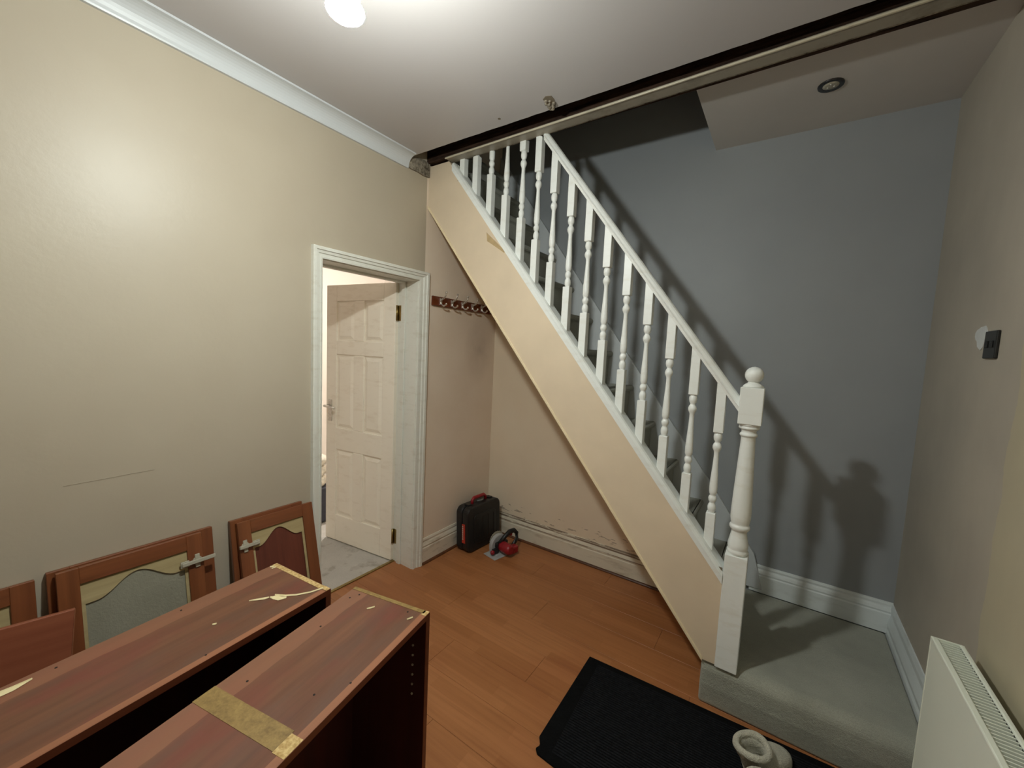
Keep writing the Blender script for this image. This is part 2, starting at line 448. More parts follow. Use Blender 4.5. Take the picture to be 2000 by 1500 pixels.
# bare plaster where the cornice was cut away
pp = MB()
rng = random.Random(3)
pts = []
for yy, zz in ((1.672, 2.556), (1.70, 2.55), (1.75, 2.553), (1.80, 2.548), (1.848, 2.552), (1.848, 2.634), (1.80, 2.64), (1.74, 2.632), (1.70, 2.618), (1.676, 2.61)):
    pts.append((yy, zz))
pp.prism(pts, 'x', XL, XL + 0.012)
pp.build('bare_plaster', 'plaster', wall_left, True)
# scratch on the left wall
MB().prism([(0.245, 0.9755), (0.33, 0.9765), (0.40, 0.9782), (0.48, 0.979), (0.48, 0.9805), (0.40, 0.9796), (0.33, 0.9775), (0.245, 0.9765)], 'x', XL, XL + 0.0008).build('scratch', 'faint', wall_left, True)
# broken spot beside the ceiling edge, with a lump of plaster hanging out
sp = MB()
for i in range(9):
    sp.ball((-0.972 + rng.uniform(-0.02, 0.02), 1.62 + i * 0.008 + rng.uniform(-0.004, 0.004), ZC - 0.002), rng.uniform(0.006, 0.012), 7)
sp.build('broken_plaster', 'plaster', ceil, True, kind='stuff')
MB().prism([(-0.99, 1.605), (-0.968, 1.592), (-0.945, 1.602), (-0.945, 1.63), (-0.96, 1.66), (-0.985, 1.65)], 'z', ZC - 0.0015, ZC).build('exposed_lath', 'mark', ceil, True)
MB().lathe([(0.0075, -0.001), (0.0075, 0)], (-1.249, 1.632, ZC), 10).build('screw_hole', 'mark', ceil, True)

# skirtings
def skirt_prof(h, t=0.018):
    return [(0, 0), (t, 0), (t, h * 0.62), (t * 0.8, h * 0.66), (t * 0.95, h * 0.72), (t * 0.7, h * 0.80), (t * 0.42, h * 0.86), (t * 0.5, h * 0.93), (t * 0.3, h), (0, h)]
structure('baseboard_left', MB().prism([(XL + a, b) for a, b in skirt_prof(0.175)], 'y', DY1 + 0.075, YB), 'skirt')
structure('baseboard_left_near', MB().prism([(XL + a, b) for a, b in skirt_prof(0.175)], 'y', YN, DY0 - 0.052), 'skirt')
structure('baseboard_back', MB().prism([(YB - a, b) for a, b in skirt_prof(0.175)], 'x', XL + 0.018, -0.2), 'skirt_back')
structure('baseboard_landing', MB().prism([(YB - a, 0.2 + b) for a, b in skirt_prof(0.152)], 'x', -0.06, XR - 0.001), 'skirt_grey')
structure('baseboard_right', MB().prism([(XR - a, b) for a, b in skirt_prof(0.345)], 'y', YN, YB), 'skirt_grey')
sc = [(0, 0), (0.014, 0), (0.013, 0.006), (0.008, 0.011), (0, 0.014)]
structure('trim_5', MB().prism([(XL + 0.018 + a, b) for a, b in sc], 'y', DY1 + 0.076, YB - 0.02), 'scotia')
structure('trim_6', MB().prism([(YB - 0.018 - a, b) for a, b in sc], 'x', XL + 0.02, -0.2), 'scotia')

# the room beyond the door
X2 = -4.6
structure('floor_next_room', MB().box(X2, XO - 0.014, -0.6, 3.6, -0.06, 0.0), 'carpet2')
structure('wall_next_far', MB().box(X2 - 0.1, X2, -0.6, 3.6, 0, 2.6), 'room2')
structure('wall_next_back', MB().box(X2, XO, 3.6, 3.7, 0, 2.6), 'room2')
structure('wall_next_front', MB().box(X2, XO, -0.7, -0.6, 0, 2.6), 'room2')
structure('ceiling_next_room', MB().box(X2 - 0.1, XO, -0.7, 3.7, 2.6, 2.65), 'ceiling')
structure('wall_next_side', MB().prism([(-0.6, 0), (DY0 - 0.06, 0), (DY0 - 0.06, DZ + 0.06), (DY1 + 0.06, DZ + 0.06), (DY1 + 0.06, 0), (3.6, 0), (3.6, 2.6), (-0.6, 2.6)], 'x', XO - 0.012, XO - 0.001), 'room2')

# ------------------------------------------------------------------ door
def sub(o): return o
door = bpy.data.objects.new('door_1', None); COL.objects.link(door)
door.location = (XL, (DY0 + DY1) / 2, 0); door['kind'] = 'structure'
def architrave(x, sgn):
    pr = [(0.0, 0.0), (0.0, 0.014), (0.012, 0.016), (0.014, 0.011), (0.030, 0.013), (0.034, 0.019), (0.050, 0.021), (0.054, 0.027), (0.070, 0.027), (0.076, 0.022), (0.076, 0.0)]
    R = []
    for yy, zz, sy, sz in ((DY0, 0, -1, 0), (DY0, DZ, -1, 0.74), (DY1, DZ, 1, 0.74), (DY1, 0, 1, 0)):
        R.append([Vector((x + sgn * t, yy + sy * o * (0.68 if sy < 0 else 1.0), zz + sz * o)) for o, t in pr])
    return R
MB().loft(architrave(XL, 1), smooth=False).build('architrave', 'white', door, True)
MB().loft(architrave(XO - 0.012, -1), smooth=False).build('architrave', 'white', door, True)
jb = 0.004
MB().box(XO - 0.012, XL + 0.001, DY1 - jb, DY1 + 0.002, 0, DZ).build('jamb', 'white', door, True)
MB().box(XO - 0.012, XL + 0.001, DY0 - 0.002, DY0 + jb, 0, DZ).build('jamb', 'white', door, True)
MB().box(XO - 0.012, XL + 0.001, DY0, DY1, DZ - jb, DZ + 0.002).build('door_head', 'white', door, True)
st = MB()
for a, b, z0, z1 in ((DY1 - 0.016, DY1 - jb, 0, DZ - jb), (DY0 + jb, DY0 + 0.016, 0, DZ - jb), (DY0 + 0.016, DY1 - 0.016, DZ - 0.016, DZ - jb)):
    MB().box(XO + 0.02, XO + 0.055, a, b, z0, z1).build('door_stop', 'white', door, True, bevel=0.002)
MB().box(XO - 0.026, XO - 0.004, DY0 + jb, DY1 - jb, 0.0, 0.006).build('threshold_strip', 'brass', door, True, bevel=0.002)
# leaf: local frame, length along -X from the hinge, thickness along Y, face seen is -Y
leaf = bpy.data.objects.new('door_leaf', None); COL.objects.link(leaf)
LW, LH, LT = 0.665, 1.895, 0.036
leaf.parent = door; leaf.location = (XO - 0.026 - XL, DY1 + 0.010 - door.location.y, 0.008)
leaf.rotation_euler = (0, 0, math.radians(7.0))
lf = MB()
stl, mun = 0.105, 0.095
rails = [(0, 0.20), (0.70, 0.86), (1.40, 1.50), (1.78, LH)]
pw = (LW - 2 * stl - mun) / 2
for x0, x1 in ((-LW, -LW + stl), (-stl, 0)): lf.box(x0, x1, -LT, 0, 0, LH)
for z0, z1 in rails: lf.box(-LW + stl, -stl, -LT, 0, z0, z1)
for (a, b), (c, d) in zip(rails, rails[1:]): lf.box(-LW + stl + pw, -stl - pw, -LT, 0, b, c)
lf.build('leaf_frame', 'leaf', leaf, bevel=0.004)
for (a, b), (c, d) in zip(rails, rails[1:]):
    for x0 in (-LW + stl, -stl - pw):
        p = MB(); x1 = x0 + pw
        for ys, y0 in ((-1, -LT), (1, 0)):
            yb = y0 - ys * 0.010; yt = y0 - ys * 0.002
            r0 = [(x0, yb, b), (x1, yb, b), (x1, yb, c), (x0, yb, c)]
            g = 0.012; r1 = [(x0 + g, yb, b + g), (x1 - g, yb, b + g), (x1 - g, yb, c - g), (x0 + g, yb, c - g)]
            g = 0.035; r2 = [(x0 + g, yt, b + g), (x1 - g, yt, b + g), (x1 - g, yt, c - g), (x0 + g, yt, c - g)]
            p.loft([r0, r1, r2], cap0=False, smooth=False)
        p.build('panel', 'leaf', leaf)
h = MB(); hx = -LW + 0.045
h.box(hx - 0.02, hx + 0.02, -LT - 0.006, -LT, 0.905, 1.065)
ho = h.build('handle_plate', 'chrome', leaf, bevel=0.004)
h = MB(); h.tube([(hx, -LT, 1.02), (hx, -LT - 0.045, 1.02), (hx - 0.004, -LT - 0.05, 1.02)], 0.009)
h.tube([(hx - 0.008, -LT - 0.047, 1.02), (hx + 0.05, -LT - 0.05, 1.018), (hx + 0.10, -LT - 0.046, 1.012)], [0.009, 0.009, 0.008])
h.build('handle_lever', 'chrome', leaf)
for z in (0.13, 1.655):
    h = MB(); h.lathe([(0.007, z), (0.007, z + 0.1)], (XO - 0.020, DY1 - 0.016, 0), 10)
    h.box(XO - 0.02, XO + 0.012, DY1 - 0.008, DY1 - 0.0035, z, z + 0.1)
    h.build('hinge', 'brass', door, True)

# ------------------------------------------------------------------ staircase
stair = thing('staircase', 'steep white-balustered staircase with cream string rising left along the grey wall', 'staircase', (-0.1, 1.95, 0))
YS = 1.852   # face of the outer string
SL = 1.235
def low(x): return 0.198 + 1.231 * (-0.185 - x)      # lower edge of the string
def cap_z(x): return 0.690 + SL * (-0.2 - x)          # top of capping at baluster line
TOPZ = 2.62
def capx(z): return -0.2 - (z - 0.690) / SL
poly = [(-0.187, 0.196), (-0.139, 0.196), (-0.139, cap_z(-0.139) - 0.03), (capx(TOPZ + 0.03), TOPZ), (XL + 0.001, TOPZ), (XL + 0.001, low(XL))]
strg = MB().prism(poly, 'y', YS, YS + 0.034).build('outer_string', 'string', stair, True)
# bead along the lower edge
def along(fn, x0, x1, y0, y1, d0, d1, mb):
    P = [(x0, fn(x0) + d0), (x0, fn(x0) + d1), (x1, fn(x1) + d1), (x1, fn(x1) + d0)]
    return mb.prism(P, 'y', y0, y1)
along(low, -0.187, XL + 0.001, YS - 0.006, YS + 0.04, -0.012, 0.008, MB()).build('edge_bead', 'bead', strg, True, bevel=0.002)
# torn patches of bare board beside the capping
MB().prism([(-1.475, 2.162), (-1.462, 2.15), (-1.34, 2.045), (-1.345, 2.035), (-1.40, 2.07), (-1.44, 2.095), (-1.468, 2.112)], 'y', YS - 0.0015, YS).build('torn_patch', 'scar', strg, True)
MB().prism([(-0.142, 0.628), (-0.142, 0.615), (-0.185, 0.622), (-0.18, 0.63)], 'y', YS - 0.001, YS).build('torn_patch', 'mark', strg, True)
MB().prism([(-1.70, 2.515), (-1.69, 2.50), (-1.715, 2.49), (-1.70, 2.499)], 'y', YS - 0.001, YS).build('torn_patch', 'mark', strg, True)
# capping: stepped section swept up the slope
def sweep(prof, p0, p1, mb):
    """prof: (y, dz) section; p0,p1 = (x,z) ends"""
    R = [[Vector((x, yy, z + dz)) for yy, dz in prof] for x, z in (p0, p1)]
    return mb.loft(R, smooth=False)
cp = [(YS - 0.008, -0.055), (YS - 0.008, -0.020), (YS + 0.000, -0.006), (YS + 0.012, 0.0), (YS + 0.078, 0.0), (YS + 0.088, -0.012), (YS + 0.088, -0.055)]
xt = capx(2.61)
cap = sweep(cp, (-0.139, cap_z(-0.139)), (xt, 2.61), MB()).build('string_capping', 'gloss', stair, True)
sweep([(YS - 0.011, -0.030), (YS - 0.011, -0.022), (YS - 0.007, -0.019), (YS - 0.007, -0.033)], (-0.139, cap_z(-0.139)), (xt, 2.61), MB()).build('bead', 'gloss', cap, True)
# inner side of the string, seen through the balusters
YC = 1.895
# handrail
def rail_b(x): return 1.285 + 1.312 * (-0.137 - x)
hr = [(YC - 0.022, 0.0), (YC - 0.026, 0.014), (YC - 0.030, 0.021), (YC - 0.026, 0.028), (YC - 0.022, 0.042), (YC - 0.016, 0.054), (YC - 0.007, 0.061), (YC + 0.007, 0.061),
      (YC + 0.016, 0.054), (YC + 0.022, 0.042), (YC + 0.026, 0.028), (YC + 0.030, 0.021), (YC + 0.026, 0.014), (YC + 0.022, 0.0)]
xe = -1.135
rail = sweep(hr, (-0.137, rail_b(-0.137)), (xe, rail_b(xe)), MB()).build('handrail', 'gloss', stair, True)
# balusters
BX = [-.208, -.318, -.428, -.538, -.645, -.752, -.857, -.962, -1.067, -1.168, -1.270, -1.380, -1.490, -1.600, -1.703]
vase = [(0.0125, 0.0), (0.0165, 0.012), (0.0172, 0.022), (0.0150, 0.034), (0.0105, 0.041), (0.0105, 0.046), (0.0150, 0.052), (0.0180, 0.062), (0.0168, 0.072), (0.0125, 0.080),
        (0.0100, 0.088), (0.0098, 0.105), (0.0112, 0.14), (0.0135, 0.18), (0.0155, 0.215), (0.0165, 0.243), (0.0158, 0.262), (0.0125, 0.272), (0.0105, 0.276), (0.0145, 0.281),
        (0.0168, 0.290), (0.0150, 0.300), (0.0108, 0.307), (0.0108, 0.311), (0.0150, 0.318), (0.0168, 0.330), (0.0150, 0.342), (0.0120, 0.350)]
VL = 0.352
for i, x in enumerate(BX):
    zl = interp(-x, [0.205, 0.531, 0.959, 1.275, 1.378, 1.485, 1.60, 1.70], [0.834, 1.282, 1.832, 2.231, 2.361, 2.492, 2.62, 2.74])
    zu = zl + VL
    zt = rail_b(x) + 0.004 if x > xe - 0.02 else 99
    zt = min(zt, 2.634)
    b = MB(); hw = 0.0185
    zb = cap_z(x) - 0.01
    b.prism([(x - hw, zb + SL * hw), (x + hw, zb - SL * hw), (x + hw, min(zl, zt)), (x - hw, min(zl, zt))], 'y', YC - hw, YC + hw)
    if zt > zl:
        pr = [(r, zu - d) for r, d in vase][::-1]
        pr = [(0.012, zl - 0.002)] + pr
        pr = [(r, z) for r, z in pr if z <= zt]
        if pr[-1][1] < zt - 0.004 and zt < zu: pr.append((pr[-1][0], zt))
        b.lathe(pr, (x, YC, 0), 14)
    if zt > zu:
        tl = min(rail_b(x - hw) + 0.006, 2.634); tr = min(rail_b(x + hw) + 0.006, 2.634)
        b.prism([(x - hw, zu - 0.001), (x + hw, zu - 0.001), (x + hw, max(tr, zu + 0.004)), (x - hw, max(tl, zu + 0.004))], 'y', YC - hw, YC + hw)
    b.build('baluster', 'gloss', stair, True, bevel=0.0016, seg=1)
# newel post
NX, NY, NW = -0.097, YS + 0.037, 0.0415
nw = MB()
nw.box(NX - NW, NX + NW, NY - NW, NY + NW, 0.19, 0.692)
nw.box(NX - NW, NX + NW, NY - NW, NY + NW, 1.243, 1.392)
pr = [(0.034, 0.690), (0.040, 0.700), (0.0405, 0.706), (0.036, 0.714), (0.038, 0.722), (0.0385, 0.735), (0.034, 0.757), (0.0295, 0.780), (0.029, 0.792), (0.033, 0.797),
      (0.0385, 0.805), (0.0385, 0.814), (0.033, 0.821), (0.0345, 0.828), (0.0375, 0.845), (0.0378, 0.875), (0.0360, 0.93), (0.0325, 1.02), (0.0290, 1.11), (0.0265, 1.168),
      (0.0262, 1.184), (0.0275, 1.190), (0.0325, 1.194), (0.0325, 1.201), (0.0270, 1.206), (0.0265, 1.214), (0.0300, 1.219), (0.0375, 1.223), (0.0385, 1.229), (0.0350, 1.233),
      (0.0385, 1.237), (0.0385, 1.242), (0.036, 1.246)]
nw.lathe(pr, (NX, NY, 0), 28)
npost = nw.build('newel_post', 'gloss', stair, True, bevel=0.003, seg=2)
fin = MB()
fin.lathe([(0.036, 1.392), (0.037, 1.397), (0.030, 1.404), (0.022, 1.409), (0.018, 1.414)], (NX, NY, 0), 22)
fin.ball((NX, NY, 1.442), 0.034, 22)
fin.build('ball_finial', 'gloss', npost, True)
# wall string on the grey wall and carpeted steps
STEPS = [(-0.176 - 0.155 * i, 0.443 + 0.2155 * i) for i in range(12)]
def wtop(x): return 0.720 + 1.335 * (-0.265 - x)
WP = [(-0.012, 0.235), (-0.05, 0.20), (-0.22, 0.20)]
ws = MB().prism([(0.004, 0.22), (-0.05, wtop(-0.05) - 0.02), (-0.265, wtop(-0.265)), (XL + 0.002, wtop(XL)), (XL + 0.002, wtop(XL) - 0.42), (-0.265, wtop(-0.265) - 0.35), (-0.15, 0.22)], 'y', YB - 0.026, YB - 0.001)
ws.build('wall_string', 'wstring', stair, True, bevel=0.003)
for i, (xn, zt) in enumerate(STEPS):
    dr = zt - (STEPS[i - 1][1] if i else 0.2)
    P = [(xn - 0.19, zt), (xn - 0.012, zt)]
    for q in range(7):
        a = math.pi / 2 - q * math.pi / 6
        P.append((xn - 0.016 + 0.018 * math.cos(a), zt - 0.018 + 0.018 * math.sin(a)))
    P += [(xn - 0.024, zt - 0.042), (xn - 0.028, zt - dr), (xn - 0.046, zt - dr), (xn - 0.046, zt - 0.042), (xn - 0.19, zt - 0.03)]
    x_ok = xn - 0.19 > XL
    P = [(max(a, XL + 0.002), b) for a, b in P]
    MB().prism(P, 'y', YS + 0.035, YB - 0.027).build('carpeted_step', 'carpet', stair, True)
# underside lining
MB().prism([(-0.20, low(-0.20) + 0.002), (-0.20, low(-0.20) + 0.012), (XL + 0.001, low(XL) + 0.012), (XL + 0.001, low(XL) + 0.002)], 'y', YS + 0.041, YB - 0.001).build('soffit', 'string', stair, True)
# carpeted bottom step, a quarter landing
y0, y1, r = 1.852, YB - 0.018, 0.055
P = [(y1, 0), (y1, 0.2), (y0 + r, 0.2)]
for q in range(1, 9):
    a = math.pi / 2 + q * math.pi / 16
    P.append((y0 + r + r * math.cos(a), 0.2 - r + r * math.sin(a)))
P += [(y0 - 0.004, 0.09), (y0 + 0.002, 0.0)]
MB().prism([(a, b) for a, b in P], 'x', -0.19, XR - 0.019).build('landing_step', 'carpet_step', stair, True, bevel=0.012, seg=3)

# ------------------------------------------------------------------ fittings
# coat rack under the stairs
rack = thing('coat_rack', 'short dark red wooden coat rack with chrome hooks under the stairs', 'coat rack', (XL, 2.2, 1.767))
MB().box(XL, XL + 0.018, 1.900, 2.575, 1.767, 1.829).build('backboard', 'rackwood', rack, True, bevel=0.004)
for yy in (1.972, 2.082, 2.192, 2.302, 2.412, 2.522):
    hk = MB(); x = XL + 0.018
    hk.box(x, x + 0.004, yy - 0.010, yy + 0.010, 1.776, 1.822)
    hk.tube([(x + 0.004, yy, 1.808), (x + 0.03, yy, 1.818), (x + 0.045, yy, 1.838), (x + 0.048, yy, 1.852)], [0.005, 0.005, 0.0045, 0.004])
    hk.ball((x + 0.048, yy, 1.856), 0.0072, 10)
    c = []
    for q in range(10):
        a = math.radians(110 + q * 24)
        c.append((x + 0.029 + 0.026 * math.cos(a), yy, 1.794 + 0.024 * math.sin(a)))
    hk.tube(c, 0.0056)
    hk.ball(c[-1], 0.0076, 10)
    hk.build('hook', 'chrome', rack, True)
# light switch and filler patch on the right wall
sw = thing('light_switch', 'black double light switch plate on the grey beige wall at right', 'light switch', (XR, 1.907, 1.54))
MB().box(XR - 0.009, XR, 1.862, 1.952, 1.541, 1.629).build('switch_plate', 'switch', sw, True, bevel=0.003)
for yy in (1.888, 1.926):
    MB().box(XR - 0.013, XR - 0.008, yy - 0.008, yy + 0.008, 1.575, 1.597).build('rocker', 'black', sw, True, bevel=0.002)
P = []
for q in range(18):
    a = q / 18 * 2 * math.pi; rr = 1 + 0.14 * math.sin(3 * a + 1) + rng.uniform(-0.1, 0.1)
    P.append((2.012 + 0.046 * rr * math.cos(a), 1.618 + 0.032 * rr * math.sin(a) - (0.010 if math.sin(a) < -0.8 else 0)))
MB().prism(P, 'x', XR - 0.002, XR).build('filler_patch', 'filler', wall_right, True)
# recessed spotlight
spt = thing('recessed_spotlight', 'small dark round recessed spotlight in the landing ceiling', 'spotlight', (0.061, 2.240, 2.69))
MB().lathe([(0.030, -0.004), (0.046, -0.005), (0.047, 0.0), (0.030, 0.0)], (0.061, 2.240, 2.69), 28).build('bezel', 'spot', spt, True)
MB().lathe([(0.001, -0.0065), (0.018, -0.0062), (0.029, -0.0045), (0.029, 0.0)], (0.061, 2.240, 2.69), 24).build('lens', 'nickel', spt, True)
lg = MB()
for q in range(3):
    a = q * 2.1 + 0.4
    lg.ball((0.061 + 0.013 * math.cos(a), 2.240 + 0.013 * math.sin(a), 2.685), 0.005, 8)
lg.build('lamp_face', 'chrome', spt, True, kind='stuff')
# pendant lamps
def pendant(label, c, zc, bm):
    p = thing('pendant_lamp', label, 'lamp', (c.x, c.y, zc))
    MB().lathe([(0.045, -0.02), (0.05, -0.012), (0.05, 0.0)], (0, 0, 0), 20).build('ceiling_rose', 'cordm', p)
    MB().tube([(0, 0, -0.018), (0, 0, c.z + 0.10 - zc)], 0.004).build('flex', 'cordm', p)
    MB().lathe([(0.010, c.z + 0.11 - zc), (0.016, c.z + 0.10 - zc), (0.018, c.z + 0.06 - zc), (0.034, c.z + 0.034 - zc), (0.030, c.z + 0.024 - zc)], (0, 0, 0), 16).build('bulb_holder', 'cordm', p)
    pr = [(0.0005, -0.019), (0.016, -0.018), (0.031, -0.0135), (0.041, -0.006), (0.044, 0.0), (0.042, 0.006), (0.036, 0.012), (0.028, 0.018), (0.014, 0.026)]
    MB().lathe([(r, z + c.z - zc) for r, z in pr], (0, 0, 0), 18).build('bulb', bm, p)
    return p
pendant('bare bulb on a short flex hanging from the main ceiling', BULB, ZC, 'bulb')
pendant('bare bulb hanging in the bright room beyond the door', ROOM2_BULB, 2.6, 'bulb2')

# radiator
rad = thing('radiator', 'white panel radiator with slotted top grille on the right wall', 'radiator', (0.47, 1.0, 0.1))
RY0, RY1, RX0, RX1, RZ0, RZ1 = 0.30, 1.66, 0.432, 0.50, 0.12, 0.705
fp = MB()
fp.box(RX0, RX0 + 0.012, RY0, RY1, RZ0, RZ1 - 0.004)
fp.build('front_panel', 'rad', rad, True, bevel=0.0015, seg=1)
MB().box(RX1 - 0.010, RX1, RY0, RY1, RZ0, RZ1 - 0.004).build('back_panel', 'rad', rad, True)
MB().box(RX0 - 0.001, RX1 + 0.001, RY1 - 0.004, RY1 + 0.002, RZ0, RZ1).build('end_panel', 'rad', rad, True, bevel=0.001)
MB().box(RX0 - 0.001, RX1 + 0.001, RY0 - 0.002, RY0 + 0.004, RZ0, RZ1).build('end_panel', 'rad', rad, True, bevel=0.001)
MB().box(RX0 - 0.001, RX0 + 0.014, RY0, RY1, RZ1 - 0.012, RZ1 + 0.001).build('top_rim', 'rad', rad, True, bevel=0.003)
MB().box(RX1 - 0.010, RX1 + 0.001, RY0, RY1, RZ1 - 0.012, RZ1 + 0.001).build('top_rim', 'rad', rad, True, bevel=0.003)
gr = MB(); yy = RY0 + 0.01
while yy < RY1 - 0.006:
    gr.box(RX0 + 0.014, RX1 - 0.010, yy, yy + 0.0032, RZ1 - 0.010, RZ1 - 0.004); yy += 0.0125
gr.build('grille_bars', 'rad', rad, True, kind='stuff')
MB().box(RX0 + 0.012, RX1 - 0.010, RY0 + 0.01, RY1 - 0.01, RZ0 + 0.02, RZ1 - 0.028).build('convector', 'rad_shade', rad, True)  # convector coloured near black for the shade between the grille bars
for yy in (0.55, 1.4): MB().box(RX1, XR - 0.001, yy, yy + 0.03, 0.42, 0.60).build('bracket', 'rad', rad, True)
for yy in (RY1 - 0.05, RY0 + 0.05): MB().tube([(0.47, yy, RZ0 + 0.01), (0.47, yy, 0.0)], 0.008).build('pipe', 'chrome', rad, True)

# ------------------------------------------------------------------ floor things
# doormat
mat_poly = [(-0.672, 1.790), (0.40, 1.846), (0.425, 1.27), (-0.55, 1.216), (-0.637, 1.221), (-0.652, 1.236), (-0.645, 1.252), (-0.648, 1.262), (-0.664, 1.284)]
dm = MB().prism(mat_poly, 'z', 0.0, 0.010).build('door_mat', 'mat', None, True, bevel=0.004)
tag(dm, 'black ribbed doormat lying in front of the carpeted bottom step', 'doormat')
rb = MB(); t = 0.0
def mp(u, v):   # bilinear in the mat
    A, B = Vector((-0.672, 1.790)), Vector((0.40, 1.846)); D, C_ = Vector((-0.645, 1.225)), Vector((0.425, 1.27))
    return (A * (1 - u) + B * u) * (1 - v) + (D * (1 - u) + C_ * u) * v
nr = 46
for q in range(nr):
    v0 = 0.06 + 0.9 * q / nr; v1 = v0 + 0.011
    pts = []
    for u in (0.05, 0.35, 0.65, 0.97): pts.append(mp(u, v0))
    for u in (0.97, 0.65, 0.35, 0.05): pts.append(mp(u, v1))
    rb.prism([(p.x, p.y) for p in pts], 'z', 0.0098, 0.0122)
rb.build('ribs', 'matrib', dm, True, kind='stuff')

# slippers
def slipper(label, loc, ang):
    root = thing('slipper', label, 'slipper', loc, (0, 0, ang), 'fleece slippers on the doormat')
    n = 32
    def ring(z, t, grow=0.0):
        R = []
        for i in range(n):
            a = 2 * math.pi * i / n
            ca, sa = math.cos(a), math.sin(a)
            sx = 0.065 + (0.128 if ca > 0 else 0.062) * (abs(ca) ** 0.85) * (1 if ca > 0 else -1)
            sy = 0.048 * (abs(sa) ** 0.8) * (1 if sa > 0 else -1)
            ax, ay = 0.012 + 0.058 * ca, 0.050 * sa
            x = sx * (1 - t) + ax * t; yv = sy * (1 - t) + ay * t
            R.append(Vector((x + grow * ca, yv + grow * sa, z + 0.004 * math.sin(2 * a + 0.6) * t)))
        return R
    lev = [(0.0, 0.0, -0.004), (0.006, 0, 0.003), (0.020, 0.0, 0.004), (0.036, 0.06, 0.004), (0.050, 0.25, 0.003), (0.062, 0.55, 0.003), (0.073, 0.82, 0.002), (0.086, 0.95, 0.001), (0.100, 1.0, 0.001)]
    MB().loft([ring(z, t, g) for z, t, g in lev] + [ring(0.102, 1.0, -0.012), ring(0.06, 0.95, -0.014), ring(0.03, 0.7, -0.016), ring(0.022, 0.6, -0.03)]).build('upper', 'fleece', root)
    cr = [(0.092, 0.004), (0.098, 0.009), (0.107, 0.009), (0.114, 0.003), (0.115, -0.004), (0.110, -0.011), (0.100, -0.013), (0.09, -0.010)]
    MB().loft([ring(z, 1.0, g) for z, g in cr] + [ring(cr[0][0], 1.0, cr[0][1])], False, False).build('cuff', 'fleece', root)
    MB().loft([ring(0.0, 0, 0.002), ring(0.009, 0, 0.005)], smooth=False).build('sole', 'fleece_in', root)
    return root
slipper('grey fleece ankle slipper at the mat edge with toe against the carpeted step', (0.015, 1.612, 0.0122), math.radians(52))
slipper('grey fleece ankle slipper cut off by the bottom edge of the picture', (0.062, 1.495, 0.0122), math.radians(-20))

# tool case
case = thing('tool_case', 'black plastic power tool case with red handle standing in the corner', 'tool case', (-1.826, 2.347, 0), (0, math.radians(-3), math.radians(-4)))
def rr_poly(y0, y1, z0, z1, r, m=5):
    P = []
    for cy, cz, a0 in ((y1 - r, z1 - r, 0), (y0 + r, z1 - r, 90), (y0 + r, z0 + r, 180), (y1 - r, z0 + r, 270)):
        for q in range(m + 1):
            a = math.radians(a0 + 90 * q / m); P.append((cy + r * math.cos(a), cz + r * math.sin(a)))
    return P
for nm, x0, x1 in (('shell', -0.062, -0.002), ('shell', 0.002, 0.062)):
    MB().prism(rr_poly(-0.182, 0.182, 0.0, 0.335, 0.05), 'x', x0, x1).build(nm, 'black', case, bevel=0.012, seg=3)
MB().prism(rr_poly(-0.12, 0.12, 0.05, 0.27, 0.03), 'x', 0.059, 0.067).build('side_relief', 'black', case, bevel=0.005)
for q in range(4): MB().box(0.064, 0.070, -0.09 + q * 0.06, -0.07 + q * 0.06, 0.08, 0.24).build('rib', 'black', case, bevel=0.003)
lb = MB().box(0.004, 0.034, -0.1855, -0.181, 0.075, 0.215).build('label', 'redlabel', case)
lt = MB()
for q in range(7): lt.box(0.008, 0.017, -0.1865, -0.185, 0.10 + q * 0.0155, 0.110 + q * 0.0155)
lt.build('lettering', 'white_print', lb, kind='stuff')
MB().tube([(0, -0.075, 0.325), (0, -0.072, 0.360), (0, -0.055, 0.373), (0, 0.055, 0.373), (0, 0.072, 0.360), (0, 0.075, 0.325)], [0.011, 0.011, 0.013, 0.013, 0.011, 0.011], 10).build('handle', 'red', case)
for yy in (-0.115, 0.115): MB().box(-0.022, 0.022, yy - 0.018, yy + 0.018, 0.332, 0.344).build('latch', 'black', case, bevel=0.003)
MB().tube([(0.0, -0.02, 0.341), (0.02, 0.0, 0.345), (0.01, 0.04, 0.343)], 0.006).build('catch', 'grey_print', case)

# circular saw
saw = thing('circular_saw', 'red and black cordless circular saw resting on its steel base beside the case', 'saw', (-1.605, 2.345, 0), (0, 0, math.radians(-12)))
MB().box(-0.075, 0.05, -0.115, 0.12, 0.0, 0.005).build('base_plate', 'steel', saw, bevel=0.002)
g = MB()
P = [(0.078 * math.cos(math.radians(a)), 0.052 + 0.078 * math.sin(math.radians(a))) for a in range(-15, 196, 15)]
P += [(-0.072, 0.006), (0.072, 0.006)]
g.prism(P, 'x', -0.062, -0.030); g.build('blade_guard', 'steel', saw, bevel=0.005, seg=2)
bl = MB()
P = []
for q in range(48):
    a = 2 * math.pi * q / 48; r_ = 0.070 if q % 2 else 0.066
    P.append((r_ * math.cos(a), 0.075 + r_ * math.sin(a)))
bl.prism(P, 'x', -0.067, -0.0645); bl.build('blade', 'nickel', saw)
MB().lathe([(0.012, -0.03), (0.034, -0.028), (0.037, -0.01), (0.037, 0.055), (0.030, 0.072), (0.024, 0.075)], (0, 0, 0), 20, Matrix.Translation((0.03, -0.01, 0.062)) @ Matrix.Rotation(math.pi / 2, 4, 'Y')).build('motor_housing', 'red', saw)
MB().box(0.045, 0.098, 0.0, 0.075, 0.02, 0.075).build('battery', 'red', saw, bevel=0.012)
lt = MB()
